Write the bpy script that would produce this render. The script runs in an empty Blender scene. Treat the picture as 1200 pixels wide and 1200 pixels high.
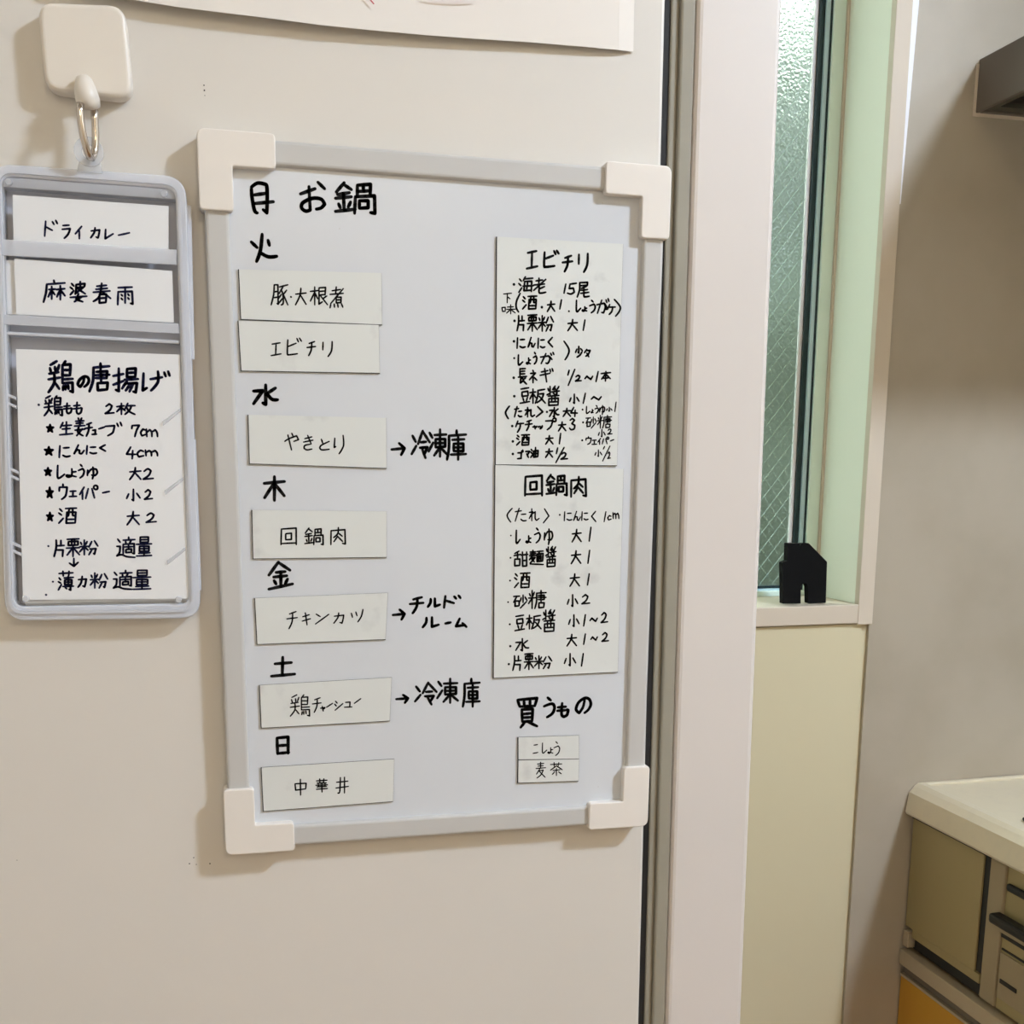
import bpy, bmesh, math, random
from mathutils import Vector, Matrix
random.seed(7)
C = bpy.context.scene.collection
SC = bpy.context.scene

# ------------------------------------------------------------------ camera
F, PY = 1301.6, 805.56                      # focal length and principal row of the 1200 px frame
ROT = ((0.97015446, -0.24248346, 0.00144699),   # right
       (-0.04627482, -0.1909924, -0.98050015),  # down
       (0.23803143, 0.95116964, -0.19651300))   # forward
ZC = 1.34                                   # eye height
DC = 0.74516                                # distance of the eye from the refrigerator side (plane Y = 0)
CAM = Vector((0, -DC, ZC))
cd = bpy.data.cameras.new('camera'); co = bpy.data.objects.new('camera', cd); C.objects.link(co)
r, d, f = [Vector(v) for v in ROT]
m = Matrix.Identity(4)
for i in range(3):
    m[i][0] = r[i]; m[i][1] = -d[i]; m[i][2] = -f[i]; m[i][3] = CAM[i]
co.matrix_world = m
cd.sensor_width = 36; cd.lens = F/1200*36; cd.shift_y = (PY-600)/1200
cd.clip_start = 0.02
SC.camera = co

# ------------------------------------------------------------------ world, exposure
SC.view_settings.view_transform = 'Standard'; SC.view_settings.look = 'None'
SC.view_settings.exposure = 0.0; SC.view_settings.gamma = 1.0
SC.view_settings.use_curve_mapping = False
LAMP = 342.0; FILL = 33.0; SKY = 9.0
w = bpy.data.worlds.new('world'); SC.world = w; w.use_nodes = True
bg = w.node_tree.nodes['Background']; bg.inputs[0].default_value = (0.93, 0.95, 0.90, 1); bg.inputs[1].default_value = SKY
# overcast sky: brightness (1 + 2 sin(elevation)) / 3
nt = w.node_tree; tc = nt.nodes.new('ShaderNodeTexCoord'); sp = nt.nodes.new('ShaderNodeSeparateXYZ')
nt.links.new(tc.outputs['Generated'], sp.inputs[0])
mr = nt.nodes.new('ShaderNodeMapRange'); mr.inputs[1].default_value = 0; mr.inputs[2].default_value = 1; mr.inputs[3].default_value = SKY/3; mr.inputs[4].default_value = SKY
nt.links.new(sp.outputs['Z'], mr.inputs[0]); nt.links.new(mr.outputs[0], bg.inputs[1])

# ------------------------------------------------------------------ materials
def lin(c): return tuple(((v/255+0.055)/1.055)**2.4 if v > 10 else v/255/12.92 for v in c)
def mat(name, rgb, rough=0.5, metal=0.0, bump=None, vary=None, spec=0.5, trans=0.0, emit=None, coat=0):
    m = bpy.data.materials.new(name); m.use_nodes = True
    nt = m.node_tree; b = nt.nodes['Principled BSDF']
    col = lin(rgb) + (1,)
    b.inputs['Base Color'].default_value = col
    b.inputs['Roughness'].default_value = rough; b.inputs['Metallic'].default_value = metal
    b.inputs['Specular IOR Level'].default_value = spec
    b.inputs['Transmission Weight'].default_value = trans
    b.inputs['Coat Weight'].default_value = coat
    if emit: b.inputs['Emission Color'].default_value = emit[0]+(1,); b.inputs['Emission Strength'].default_value = emit[1]
    tc = nt.nodes.new('ShaderNodeTexCoord')
    if vary:                                # (second colour, scale, low, high)
        n = nt.nodes.new('ShaderNodeTexNoise'); n.inputs['Scale'].default_value = vary[1]; n.inputs['Detail'].default_value = 5
        src = nt.nodes.new('ShaderNodeNewGeometry').outputs['Position'] if len(vary) > 4 else tc.outputs['Object']
        nt.links.new(src, n.inputs['Vector'])
        mr = nt.nodes.new('ShaderNodeMapRange'); mr.inputs[1].default_value = vary[2]; mr.inputs[2].default_value = vary[3]
        nt.links.new(n.outputs['Fac'], mr.inputs[0])
        mx = nt.nodes.new('ShaderNodeMix'); mx.data_type = 'RGBA'
        mx.inputs[6].default_value = col; mx.inputs[7].default_value = lin(vary[0])+(1,)
        nt.links.new(mr.outputs[0], mx.inputs[0]); nt.links.new(mx.outputs[2], b.inputs['Base Color'])
    if bump:                                # (scale, strength, distance)
        n = nt.nodes.new('ShaderNodeTexNoise'); n.inputs['Scale'].default_value = bump[0]; n.inputs['Detail'].default_value = 3
        nt.links.new(tc.outputs['Object'], n.inputs['Vector'])
        bp = nt.nodes.new('ShaderNodeBump'); bp.inputs['Strength'].default_value = bump[1]; bp.inputs['Distance'].default_value = bump[2]
        nt.links.new(n.outputs['Fac'], bp.inputs['Height']); nt.links.new(bp.outputs[0], b.inputs['Normal'])
    return m
def frosted(name, rgb, alpha, rough=0.35):
    m = mat(name, rgb, rough); nt = m.node_tree
    b = nt.nodes['Principled BSDF']; t = nt.nodes.new('ShaderNodeBsdfTransparent'); mx = nt.nodes.new('ShaderNodeMixShader')
    mx.inputs[0].default_value = alpha
    nt.links.new(t.outputs[0], mx.inputs[1]); nt.links.new(b.outputs[0], mx.inputs[2])
    nt.links.new(mx.outputs[0], nt.nodes['Material Output'].inputs[0]); return m

M = dict(
 enamel = mat('cream_enamel', (220,214,205), 0.42, bump=(900,0.05,0.0004), vary=((215,210,201),2.5,0.35,0.7)),
 door = mat('door_enamel', (217,209,202), 0.38, vary=((213,206,199),3,0.35,0.7)),
 gasket = mat('grey_gasket', (150,144,128), 0.6),
 black = mat('black_rubber', (22,20,18), 0.7),
 cap = mat('white_plastic', (232,225,216), 0.42),
 rail = mat('grey_frame', (196,194,190), 0.45),
 board = mat('whiteboard', (214,217,221), 0.28, vary=((210,213,217),6,0.4,0.65)),
 ink = mat('black_ink', (10,10,12), 0.6, spec=0.2),
 navy = mat('navy_ink', (18,24,62), 0.6, spec=0.2),
 red = mat('red_pencil', (205,95,100), 0.8),
 magnet = mat('magnet_sheet', (12,10,9), 0.7),
 label = mat('magnet_paper', (219,221,217), 0.45, vary=((200,201,198),45,0.60,0.80,'world')),
 paper = mat('paper', (232,225,216), 0.75, bump=(12,0.3,0.002)),
 card = mat('card_paper', (232,233,234), 0.6),
 hook = mat('hook_plastic', (226,218,206), 0.35),
 chrome = mat('chrome', (205,195,185), 0.14, 1.0),
 tray = frosted('tray_plastic', (214,216,226), 0.8),
 rim = frosted('rim_plastic', (236,239,246), 0.62, 0.25),
 lip = frosted('lip_plastic', (232,235,242), 0.48, 0.25),
 clear = frosted('clear_plastic', (225,228,232), 0.38, 0.15),
 wall = mat('cream_wall', (218,207,172), 0.65),
 plaster = mat('plaster', (216,206,190), 0.8),
 floor = mat('floor_vinyl', (165,130,95), 0.5, vary=((145,110,80),8,0.3,0.7)),
 marble = mat('marble_panel', (182,171,152), 0.32, vary=((168,156,136),6,0.42,0.78)),
 casing = mat('casing_wood', (216,202,182), 0.5),
 reveal = mat('reveal_board', (246,248,232), 0.5),
 strip = mat('white_strip', (248,247,250), 0.3),
 alu = mat('window_aluminium', (232,250,238), 0.4),
 alublue = mat('sash_aluminium', (200,228,236), 0.35),
 teal = mat('glazing_gasket', (14,44,48), 0.5),
 hood = mat('hood_enamel', (108,98,88), 0.45),
 hoodrim = mat('hood_rim', (78,74,62), 0.5),
 filt = mat('hood_filter', (28,28,26), 0.5, 0.4),
 counter = mat('countertop', (230,218,190), 0.35, vary=((226,214,188),60,0.5,0.75)),
 steel = mat('champagne_steel', (168,152,108), 0.45, 0.25),
 steeld = mat('champagne_steel_frame', (164,148,118), 0.45, 0.25),
 yellow = mat('yellow_wood', (204,150,46), 0.5, vary=((200,142,48),9,0.35,0.7)),
 railm = mat('rail_metal', (186,170,142), 0.4, 0.2),
 railg = mat('rail_grey', (120,110,98), 0.4, 0.3),
 slot = mat('slot_black', (8,9,9), 0.5),
 ornament = mat('matt_black', (5,5,5), 0.8, spec=0.2),
 lamp = mat('lamp_diffuser', (255,250,240), 0.5, emit=((.745,.89,1.11), LAMP)),
 lamp_fill = mat('added_fill_diffuser', (255,250,240), 0.5, emit=((1.0,.86,.62), FILL)),
 hedge = mat('hedge_leaf', (44,52,47), 0.7, vary=((72,82,76),9,0.35,0.65)),
 ground = mat('garden_ground', (110,120,105), 0.9),
)
def cell_glass():
    m = mat('patterned_glass', (222,240,230), 0.28, trans=1.0); nt = m.node_tree; b = nt.nodes['Principled BSDF']
    b.inputs['IOR'].default_value = 1.3
    tc = nt.nodes.new('ShaderNodeTexCoord')
    v = nt.nodes.new('ShaderNodeTexVoronoi'); v.inputs['Scale'].default_value = 240
    nt.links.new(tc.outputs['Object'], v.inputs['Vector'])
    bp = nt.nodes.new('ShaderNodeBump'); bp.inputs['Strength'].default_value = 0.8; bp.inputs['Distance'].default_value = 0.001
    nt.links.new(v.outputs['Distance'], bp.inputs['Height']); nt.links.new(bp.outputs[0], b.inputs['Normal'])
    return m
M['glass'] = cell_glass()
M['wire'] = mat('wire_glint', (200,222,208), 0.5)

# ------------------------------------------------------------------ helpers
def ray(px, py):
    x, y = (px-600)/F, (py-PY)/F
    return Vector([ROT[0][i]*x + ROT[1][i]*y + ROT[2][i] for i in range(3)])
def at(px, py, Y):                          # where the sight line through a pixel meets the plane Y
    v = ray(px, py); return CAM + v*((Y-CAM.y)/v.y)
def tag(o, label=None, cat=None, group=None, kind=None):
    if label: o['label'] = label
    if cat: o['category'] = cat
    if group: o['group'] = group
    if kind: o['kind'] = kind
    return o
def empty(name, loc, label=None, cat=None, group=None):
    o = bpy.data.objects.new(name, None); C.objects.link(o); o.location = loc; o.empty_display_size = 0.02
    return tag(o, label, cat, group)
def wloc(o):
    p = Vector((0,0,0))
    while o: p = p + Vector(o.location); o = o.parent
    return p
def link(name, bm, m, parent=None, origin=None, smooth=False, bevel=0, seg=2):
    org = wloc(parent) if parent else Vector(origin) if origin else Vector((0,0,0))
    bmesh.ops.translate(bm, vec=-org, verts=bm.verts)
    bmesh.ops.recalc_face_normals(bm, faces=bm.faces)
    me = bpy.data.meshes.new(name); bm.to_mesh(me); bm.free()
    if smooth:
        for p in me.polygons: p.use_smooth = True
    o = bpy.data.objects.new(name, me); C.objects.link(o); me.materials.append(m)
    if parent: o.parent = parent
    else: o.location = org
    if bevel:
        b = o.modifiers.new('bevel', 'BEVEL'); b.width = bevel; b.segments = seg; b.limit_method = 'ANGLE'; b.angle_limit = 0.7
        b.harden_normals = False
    return o
def box(bm, a, b):
    x0,y0,z0 = a; x1,y1,z1 = b
    v = [bm.verts.new(p) for p in ((x0,y0,z0),(x1,y0,z0),(x1,y1,z0),(x0,y1,z0),(x0,y0,z1),(x1,y0,z1),(x1,y1,z1),(x0,y1,z1))]
    for q in ((0,3,2,1),(4,5,6,7),(0,1,5,4),(1,2,6,5),(2,3,7,6),(3,0,4,7)): bm.faces.new([v[i] for i in q])
def B(*bs):
    bm = bmesh.new()
    for a, b in bs: box(bm, a, b)
    return bm
def prism(bm, pts, Y0, Y1):                 # pts: (x,z) outline, extruded from Y0 (front) to Y1 (back)
    f = [bm.verts.new((x, Y0, z)) for x, z in pts]; g = [bm.verts.new((x, Y1, z)) for x, z in pts]
    bm.faces.new(f); bm.faces.new(g[::-1]); n = len(pts)
    for i in range(n): bm.faces.new((f[i], g[i], g[(i+1) % n], f[(i+1) % n]))
def rounded(pts, r, n=6):
    out = []; N = len(pts)
    for i in range(N):
        p0, p, p1 = Vector(pts[i-1]), Vector(pts[i]), Vector(pts[(i+1) % N])
        rr = r[i] if isinstance(r, (list, tuple)) else r
        if rr <= 0: out.append(tuple(p)); continue
        a = (p0-p).normalized(); b = (p1-p).normalized()
        ang = a.angle(b); t = rr/math.tan(ang/2); t = min(t, (p0-p).length*0.49, (p1-p).length*0.49)
        s, e = p+a*t, p+b*t
        for k in range(n+1):
            u = k/n; out.append(tuple(s*(1-u)**2 + p*2*u*(1-u) + e*u*u))
    return out
def pix(pts, Y): return [(lambda v: (v.x, v.z))(at(x, y, Y)) for x, y in pts]
def ring(bm, outer, inner, Y0, Y1):
    n = len(outer); A = [[bm.verts.new((x, Y, z)) for x, z in L] for L, Y in ((outer,Y0),(inner,Y0),(outer,Y1),(inner,Y1))]
    for i in range(n):
        j = (i+1) % n
        bm.faces.new((A[0][i],A[0][j],A[1][j],A[1][i])); bm.faces.new((A[2][j],A[2][i],A[3][i],A[3][j]))
        bm.faces.new((A[0][j],A[0][i],A[2][i],A[2][j])); bm.faces.new((A[1][i],A[1][j],A[3][j],A[3][i]))
def tube(bm, pts, r, n=10, caps=True):
    pts = [Vector(p) for p in pts]; rings = []
    up = Vector((1,0,0.01))
    for i, p in enumerate(pts):
        t = (pts[min(i+1,len(pts)-1)] - pts[max(i-1,0)]).normalized()
        a = t.cross(up).normalized(); b = t.cross(a).normalized()
        rr = r[i] if isinstance(r,(list,tuple)) else r
        rings.append([bm.verts.new(p + a*rr*math.cos(2*math.pi*k/n) + b*rr*math.sin(2*math.pi*k/n)) for k in range(n)])
    for A, Bq in zip(rings, rings[1:]):
        for k in range(n): bm.faces.new((A[k], A[(k+1)%n], Bq[(k+1)%n], Bq[k]))
    if caps: bm.faces.new(rings[0]); bm.faces.new(rings[-1][::-1])
def disc(bm, c, r, Y0, Y1, n=16):
    prism(bm, [(c[0]+r*math.cos(2*math.pi*k/n), c[1]+r*math.sin(2*math.pi*k/n)) for k in range(n)], Y0, Y1)

# ------------------------------------------------------------------ handwriting: pen strokes per character, xxyy points in a 100 box
G = {
'月':'0520 0850 1890 3098/0515 3002 6005 7012 7250 7098 5588/1840 6835/1868 9862',
'お':'0040 6022/3515 4095 2299 0588 1070 5055 8558 9975 8588 6592/7200 9922',
'鍋':'2200 0230/2005 4022/0538 3532/0050 4045/2035 2290/0868 1280/3862 3278/0092 5085/5508 5545/5508 8805 8740/7008 7025/5828 8526/5045 4898/5045 9842 9998 8896/6058 6082/6058 8258 8280 6082',
'火':'0028 2248/4200 3560 2099/6522 7040/3265 6582 9980',
'豚':'1805 1550 0098/1805 4005 4295 3592/1838 4035/1665 4062/5015 9905/7212 4845/6028 7050 7290 6098/6050 4270/6868 4492/9230 7250/7248 9998',
'大':'0235 9828/5000 4045 0098/4540 9895',
'根':'0025 4520/2500 2599/2430 0078/2835 4265/5005 5095 7082/5005 8803 8545/5025 8522/5045 8542/9550 7265/5848 9998',
'煮':'1518 7512/4500 4032/0035 9530/9508 0578/4548 4575 7873 8048 4548/4561 7760/0582 0098/3080 3295/5580 5895/8278 9295',
'エ':'1012 9002/5005 4592/0098 9985',
'ビ':'0510 0288 1298 6892/0550 6030/6502 7522/8200 9518',
'チ':'2518 8805/0045 9938/5512 5060 2099',
'リ':'1205 1055/9000 8560 5599',
'水':'5000 5095 3888/0030 3828 0092/9015 5840/5540 7570 9972',
'や':'0048 3032 8515 9838 6548/5000 6018/2210 4899',
'き':'2022 8010/1045 9032/4500 7558/6560 2068 1588 4098 8092',
'と':'2000 3540/9520 2055 0580 2598 9592',
'り':'0515 0065 1560/9200 9850 7580 5099',
'→':'0055 9545/5505 9545 7098',
'冷':'0518 2240/0085 2555/6000 3548/6002 9842/5042 7840/4562 8560 7085/5868 7599',
'凍':'0512 2030/0080 2448/3220 9618/6200 6299/3835 3865/3835 9035 9062 3865/3850 9049/5868 3095/6868 9990',
'庫':'5000 5014/1018 9914/1018 1060 0099/2832 9030/3545 3570/3545 8545 8570 3570/3558 8557/2082 9980/5822 5899',
'木':'0028 9920/5000 5099/4530 0288/5230 9880',
'回':'0508 0298/0508 9802 9998/0592 9688/3235 3270/3235 6832 6868 3270',
'肉':'0318 0299/0318 9612 9995 8092/5200 4835 2058/5030 7850/4850 2282/4852 8080',
'金':'4000 0048/4203 8830/3038 6835/2055 7550/5038 5088/2268 3080/7862 6880/0099 9980',
'キ':'1032 8515/0568 9948/4000 6099',
'ン':'0508 3530/0098 9910',
'カ':'0532 9822 9070 8099 6092/4800 4045 0099',
'ツ':'0030 1062/3820 4850/9800 8555 5599',
'ル':'2205 2050 0095/5500 5590 9570',
'ド':'1505 0899/1540 6062/6208 7225/8500 9520',
'ー':'0055 9945',
'ム':'4000 0892 8578/6555 9999',
'土':'1535 8528/4800 4692/0099 9988',
'鶏':'3500 1012/0822 1235/2818 3032/4512 3830/0540 4235/0258 4852/2540 2570 0299/3070 4588/7000 6210/5812 5870/5812 9010 8845/5828 8828/5845 8845/5858 9956/5870 9868 9998 8895/6278 6092/7076 7090/8075 8288',
'ャ':'0040 9025 7055/3500 5599',
'シ':'1005 3025/0035 2055/0598 9930',
'ュ':'1520 7515 7090/0090 9985',
'日':'0508 1098/0508 9002 9095/0852 9048/1096 9590',
'中':'0528 1068 9560/0528 9925 9560/5000 5299',
'華':'0515 9510/3200 3428/6800 6528/1032 8830/0048 9944/2038 2260/7836 7858/1060 9056/0578 9872/5028 5299',
'丼':'0532 9525/0068 9958/3502 3090 1599/6800 6899',
'海':'0515 1828/0042 1555/0095 2068/4502 3025/3815 9510/4030 3585 8582/4030 8828 8590/2858 9955/6035 5850/5660 5475',
'老':'1818 7012/4200 4040/0045 8538/9508 0080/4545 4290 5598 9592/8555 4570',
'1':'5000 4599',
'5':'2810 2048 6545 7580 4098 0090/2808 9900',
'尾':'2005 2050 0099/2005 8503 8322 2225/7530 3542/3055 8550/2875 9568/5538 5590 6598 9994',
'下':'0010 9902/4808 4599/5038 8058',
'味':'0030 0572 2570/0030 2528 2570/4025 8522/3550 9948/6500 6599/6352 3590/6652 9988',
'(':'9900 1540 0575 6099',
')':'0000 9040 8070 2099',
'酒':'0510 1825/0035 1548/0098 2568/3808 9905/4530 4298 9296/4530 9530 9296/5808 5545 5055/7808 7850 8852/4475 9274',
'し':'0800 0590 3099 9070',
'ょ':'5500 5575 2595 0585 1572 9590/5538 9532',
'う':'3502 6015/0545 7032 9250 7580 3099',
'が':'0040 6030 7055 5592 4090/4010 0595/6532 8560/7508 8225/9200 9918',
'汁':'0018 1530/0040 1552/4505 2550/3530 9928/7530 6570 4099',
'片':'2000 2045 0099/6502 6535/2035 9532/2260 8560 8099',
'栗':'0508 9505/1520 1540 8838/1520 8818 8838/4008 4038/6208 6238/0055 9952/5040 5099/4555 0592/5555 9990',
'粉':'0515 1030/4010 3230/0045 4842/2500 2599/2248 0080/2848 4568/6510 5048/8005 9840/5560 8858 8095 7590/6860 5099',
'に':'0800 0298/4018 9015/3580 6592 9985',
'ん':'4500 0595 3055 5560 5590 7595 9960',
'く':'9000 1548 9599',
'少':'4500 4560 3552/2025 0055/7020 9540/9050 6080 2099',
'々':'3500 0045/2515 8515 5570 2090/3550 6599',
'長':'2000 2055/2002 8500/2018 7816/2035 7833/0055 9950/3055 2592 5580/8860 6070/4555 6580 9999',
'ネ':'4500 5512/1525 8022 0075/4850 4899/6055 9978',
'ギ':'1025 6015/0050 7535/3500 5099/7505 8025/9200 9920',
'2':'0825 4502 7520 5560 0095 9988',
'~':'0070 2520 5055 7585 9920',
'本':'0025 9915/5005 4599/4528 0580/5030 9575/2572 7268',
'豆':'1008 9000/2028 2255 8550/2028 8022 8550/3065 4085/7860 6585/0099 9988',
'板':'0025 3820/2000 2099/1830 0070/2335 3860/5010 9502/5210 5050 3599/5535 8832 7570 4595/6050 9998',
'醤':'0812 1525/2502 2545/0045 2238/6500 4518/5012 5520/6510 6820/9502 8018/3830 9925/8020 7845 7042/5035 6042/1052 9548/1565 1599 8897/1565 9062 8897/3850 3880/6550 6580/1582 8880',
'小':'5000 5098 4090/1540 0080/7535 9975',
'〈':'9900 0050 7099',
'〉':'2000 9950 0099',
'た':'0025 5518/3500 0095/5545 9542/5080 7092 9990',
'れ':'2500 2599/0030 3525 0080/2545 6025 6080 7595 9980',
'4':'4500 0560 9562/6530 6099',
'ゆ':'0825 0570/0560 4018 8518 9545 7570 4568/5500 6060 5099',
'砂':'0010 4508/2508 0055/1245 1085 4082/1245 4245 4082/7000 7055/5520 5045/8515 9940/9550 5099',
'糖':'0518 1030/3210 2530/0042 4040/2000 2099/1845 0072/7000 7012/4515 9912/4515 4560 3599/5528 8826 8850/5538 9838/5550 8850/7018 7062/5868 5895 8593/5868 8868 8593',
'ケ':'3000 0550/2525 9920/6022 5560 2599',
'ッ':'0020 1050/4015 5045/9500 8060 4099',
'プ':'0025 6522 5070 1599/6808 8000 9706 9626 8030 6822 6808',
'3':'1015 5000 8515 4045 9060 8090 3099 0085',
'ウ':'4500 4515/0520 0345/0520 9020 7575 3099',
'ェ':'1015 9010/5015 4890/0092 9988',
'イ':'9500 0060/6035 6099',
'パ':'2525 0599/5525 7595/7006 8200 9806 9826 8230 7020 7006',
'ゴ':'0530 6528 6090/0092 6588/7008 7825/8800 9518',
'マ':'0510 9508 5060/3045 7099',
'油':'0518 2032/0045 1858/0098 2570/3835 4095 9590/3835 9930 9590/6500 6590/4062 9858',
'/':'9900 0099',
'c':'9515 5000 0550 3098 9980',
'm':'0500 1099/1040 3510 5040 5299/5040 8010 9545 9999',
'甜':'3500 0515/0028 4820/2512 2550/0550 0592 4090/0550 4250 4090/5025 9920/6005 6295 9093 9005/6260 9058',
'麺':'0512 4510/2500 2540/0525 4522/0038 4835/1842 0065/1055 4050 2075 0588/1560 3580/0595 9999/5508 9905/7208 6820/5525 5578 9575/5525 9822 9575/6825 6875/8225 8275/6842 8242/6858 8258',
'買':'0508 1530/0508 9902 8828/1530 8828/3508 3830/6505 6530/2540 2880/2540 7838 7578/2855 7552/2867 7565/2880 7578/4082 2099/5882 9995',
'も':'4000 3580 5598 8085 9050 8045/0530 7025/0055 7050',
'の':'5515 4560 2095 0075 1535 5508 8515 9545 8075 5595',
'麦':'1512 8008/4800 4838/2025 7522/0040 9935/4042 0575/2555 7550 5080 1099/3558 9595',
'茶':'0015 9510/3000 3228/7000 6525/5025 2045 0058/5025 7540 9955/2060 8055/5045 5099/3570 1590/6870 9085',
'ラ':'1508 8505/0535 9830 7570 3099',
'レ':'1000 0595 9945',
'麻':'4800 5012/1518 9912/1518 1255 0099/2542 5540/3828 3885/3645 2275/4048 5265/6042 9838/7825 7888/7645 6275/8045 9970',
'婆':'0810 2022/0028 1538/0065 2045/3515 3540 3062/3515 8810 8525/6000 6030/4030 7828 3060/4535 9060/0078 9972/5060 3588 7599/7572 2599',
'春':'2015 7510/1530 8025/0045 9538/4800 3565 0090/5545 9975/3555 3598 7295/3555 7555 7295/3575 7272',
'雨':'0508 9505/0530 0299/0530 9528 9995 8592/5008 5090/2545 3252/2565 3272/6842 7550/6862 7570',
'唐':'5500 5512/2015 9910/2015 1860 0099/3530 8828 8552/3252 8552/2842 9940/5518 5865/4070 4295 8892/4070 9068 8892',
'揚':'0030 4022/2200 2290 1085/0065 4050/5502 5535 8833/5502 9000 8833/5518 8816/4545 9942/5550 3580/5060 9558 9095 8092/6862 5088/8060 6592',
'げ':'0310 0098 1585/2840 7030/5500 5555 3099/7805 8325/9200 9722',
'枚':'0030 4022/2500 2599/2335 0075/2840 4565/6000 4550/5522 9920/8022 7060 4599/5535 6570 9999',
'★':'5000 2095 9538 0535 8098 5000/5025 5065/3548 6548/4070 6070',
'生':'2505 0545/1530 9025/2055 8050/5200 5095/0099 9990',
'姜':'3500 4010/6800 5810/1018 8815/1530 8028/0045 9942/5015 5045/4545 3078 8099/7560 2099/0568 9962',
'ブ':'0030 5525 4575 1599/7008 7830/9000 9825',
'7':'0510 0035/0510 8508 5550 3599',
'適':'0510 1825/0045 1845 1575 0090/0092 2585 5595 9998/6500 6510/3515 9912/4820 5030/7818 7028/3535 3582/3535 9532 9580 8578/4048 8846/6438 6458/5060 5075 8073/5060 8058 8073',
'量':'2500 2528 7826/2500 7800 7826/2514 7813/0038 9935/2048 2075 8273/2048 8248 8273/2061 8260/5048 5092/1585 8882/0099 9996',
'↓':'5000 5099/0060 5098 9950',
'薄':'0512 9508/3000 3225/7000 6822/0535 1545/0055 1562/0098 2070/3835 9832/6525 6570/4245 4270 8870/4245 8845 8870/4257 8857/3080 9978/8070 8099 7095/4585 5592',
'力':'0530 9525 8570 7595 5588/4800 3560 0099',
'こ':'2005 9000/0095 9985',
}
def smooth_line(P):
    out = []; n = len(P)
    tang = []
    for i in range(n):
        if i in (0, n-1): tang.append(Vector((0,0))); continue
        a, b = P[i]-P[i-1], P[i+1]-P[i]
        if a.length < 1e-9 or b.length < 1e-9 or a.angle(b) > 1.25: tang.append(Vector((0,0)))
        else: tang.append((P[i+1]-P[i-1])*0.5)
    for i in range(n-1):
        k = 4 if n > 2 else 2
        for j in range(k):
            t = j/k; h = (2*t**3-3*t*t+1, t**3-2*t*t+t, -2*t**3+3*t*t, t**3-t*t)
            out.append(P[i]*h[0] + tang[i]*h[1] + P[i+1]*h[2] + tang[i+1]*h[3])
    out.append(P[-1]); return out
def stroke(bm, P, r, Y):
    P = smooth_line(P); n = len(P)
    R = [r*(0.72 + 0.28*min(1, 3.0*min(i, n-1-i)/n + 0.35)) for i in range(n)]
    for i, p in enumerate(P):
        bm.faces.new([bm.verts.new((p.x + R[i]*math.cos(k*math.pi/4), Y, p.y + R[i]*math.sin(k*math.pi/4))) for k in range(8)])
        if i < n-1:
            q = P[i+1]; e = q-p
            if e.length < 1e-7: continue
            e = Vector((-e.y, e.x)).normalized()
            bm.faces.new([bm.verts.new((v.x, Y, v.y)) for v in (p+e*R[i], p-e*R[i], q-e*R[i+1], q+e*R[i+1])])
def write(parent, spec, width, Y, m):
    """spec: 'char x0 y0 x1 y1, ...' boxes on the flat card; one mesh per written line"""
    bm = bmesh.new(); px = (Y+DC)/F*1.03
    for item in spec.split(','):
        t = item.split()
        if not t: continue
        ch, nums = t[0], [float(v) for v in t[1:]]
        if ch == '.':
            c = at(nums[0], nums[1], Y); rr = nums[2] if len(nums) > 2 else 1.6
            disc_pts = [(c.x + rr*px*math.cos(k*math.pi/5), c.z + rr*px*math.sin(k*math.pi/5)) for k in range(10)]
            bm.faces.new([bm.verts.new((x, Y, z)) for x, z in disc_pts]); continue
        x0, y0, x1, y1 = nums
        h = width*0.4
        if x1-x0 > 2*h+1: x0 += h; x1 -= h
        if y1-y0 > 2*h+1: y0 += h; y1 -= h
        ss = [[(int(p[:2]), int(p[2:])) for p in s.split()] for s in G[ch].split('/')]
        xs = [p[0] for s in ss for p in s]; ys = [p[1] for s in ss for p in s]
        ax, bx, ay, by = min(xs), max(xs), min(ys), max(ys)
        for s in ss:
            P = []
            for x, y in s:
                u = (x-ax)/(bx-ax) if bx > ax else 0.5; v = (y-ay)/(by-ay) if by > ay else 0.5
                c = at(x0+(x1-x0)*u, y0+(y1-y0)*v, Y); P.append(Vector((c.x, c.z)))
            stroke(bm, P, width/2*px, Y)
    return link('handwriting', bm, m, parent)

# ------------------------------------------------------------------ the room
YW = 0.66                                   # plane of the far kitchen wall
XR, XL, YF, ZT = 1.62, -0.36, -3.4, 2.5
XO = 0.8555; ZS = ZC-0.193; ZH = 2.28       # window opening: right side, sill, head
tag(link('floor', B(((XL-.1, YF-.1, -.1), (XR+.1, YW+.25, 0))), M['floor']), kind='structure')
tag(link('ceiling', B(((XL-.1, YF-.1, ZT), (XR+.1, YW+.25, ZT+.1))), M['plaster']), kind='structure')
tag(link('wall_left', B(((XL-.1, YF, 0), (XL, YW, ZT))), M['plaster']), kind='structure')
tag(link('wall_right', B(((XR, YF, 0), (XR+.1, YW, ZT))), M['marble']), kind='structure')
tag(link('wall_front', B(((XL-.1, YF-.1, 0), (XR+.1, YF, ZT))), M['plaster']), kind='structure')
wb = tag(link('wall_back', B(((XL-.1, YW+.006, 0), (.40, YW+.16, ZT)), ((.40, YW+.006, 0), (XO+.012, YW+.16, ZS-.03)),
    ((.40, YW+.006, ZH), (XO+.012, YW+.16, ZT)), ((XO+.012, YW+.006, 0), (XR+.1, YW+.16, ZT))), M['wall']), kind='structure')
link('lower_panel', B(((.39, YW, 0), (.8665, YW+.006, ZS-.029))), M['wall'], wb)
link('kitchen_panel', B(((.8785, YW, 0), (XR, YW+.006, ZT))), M['marble'], wb)

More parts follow.
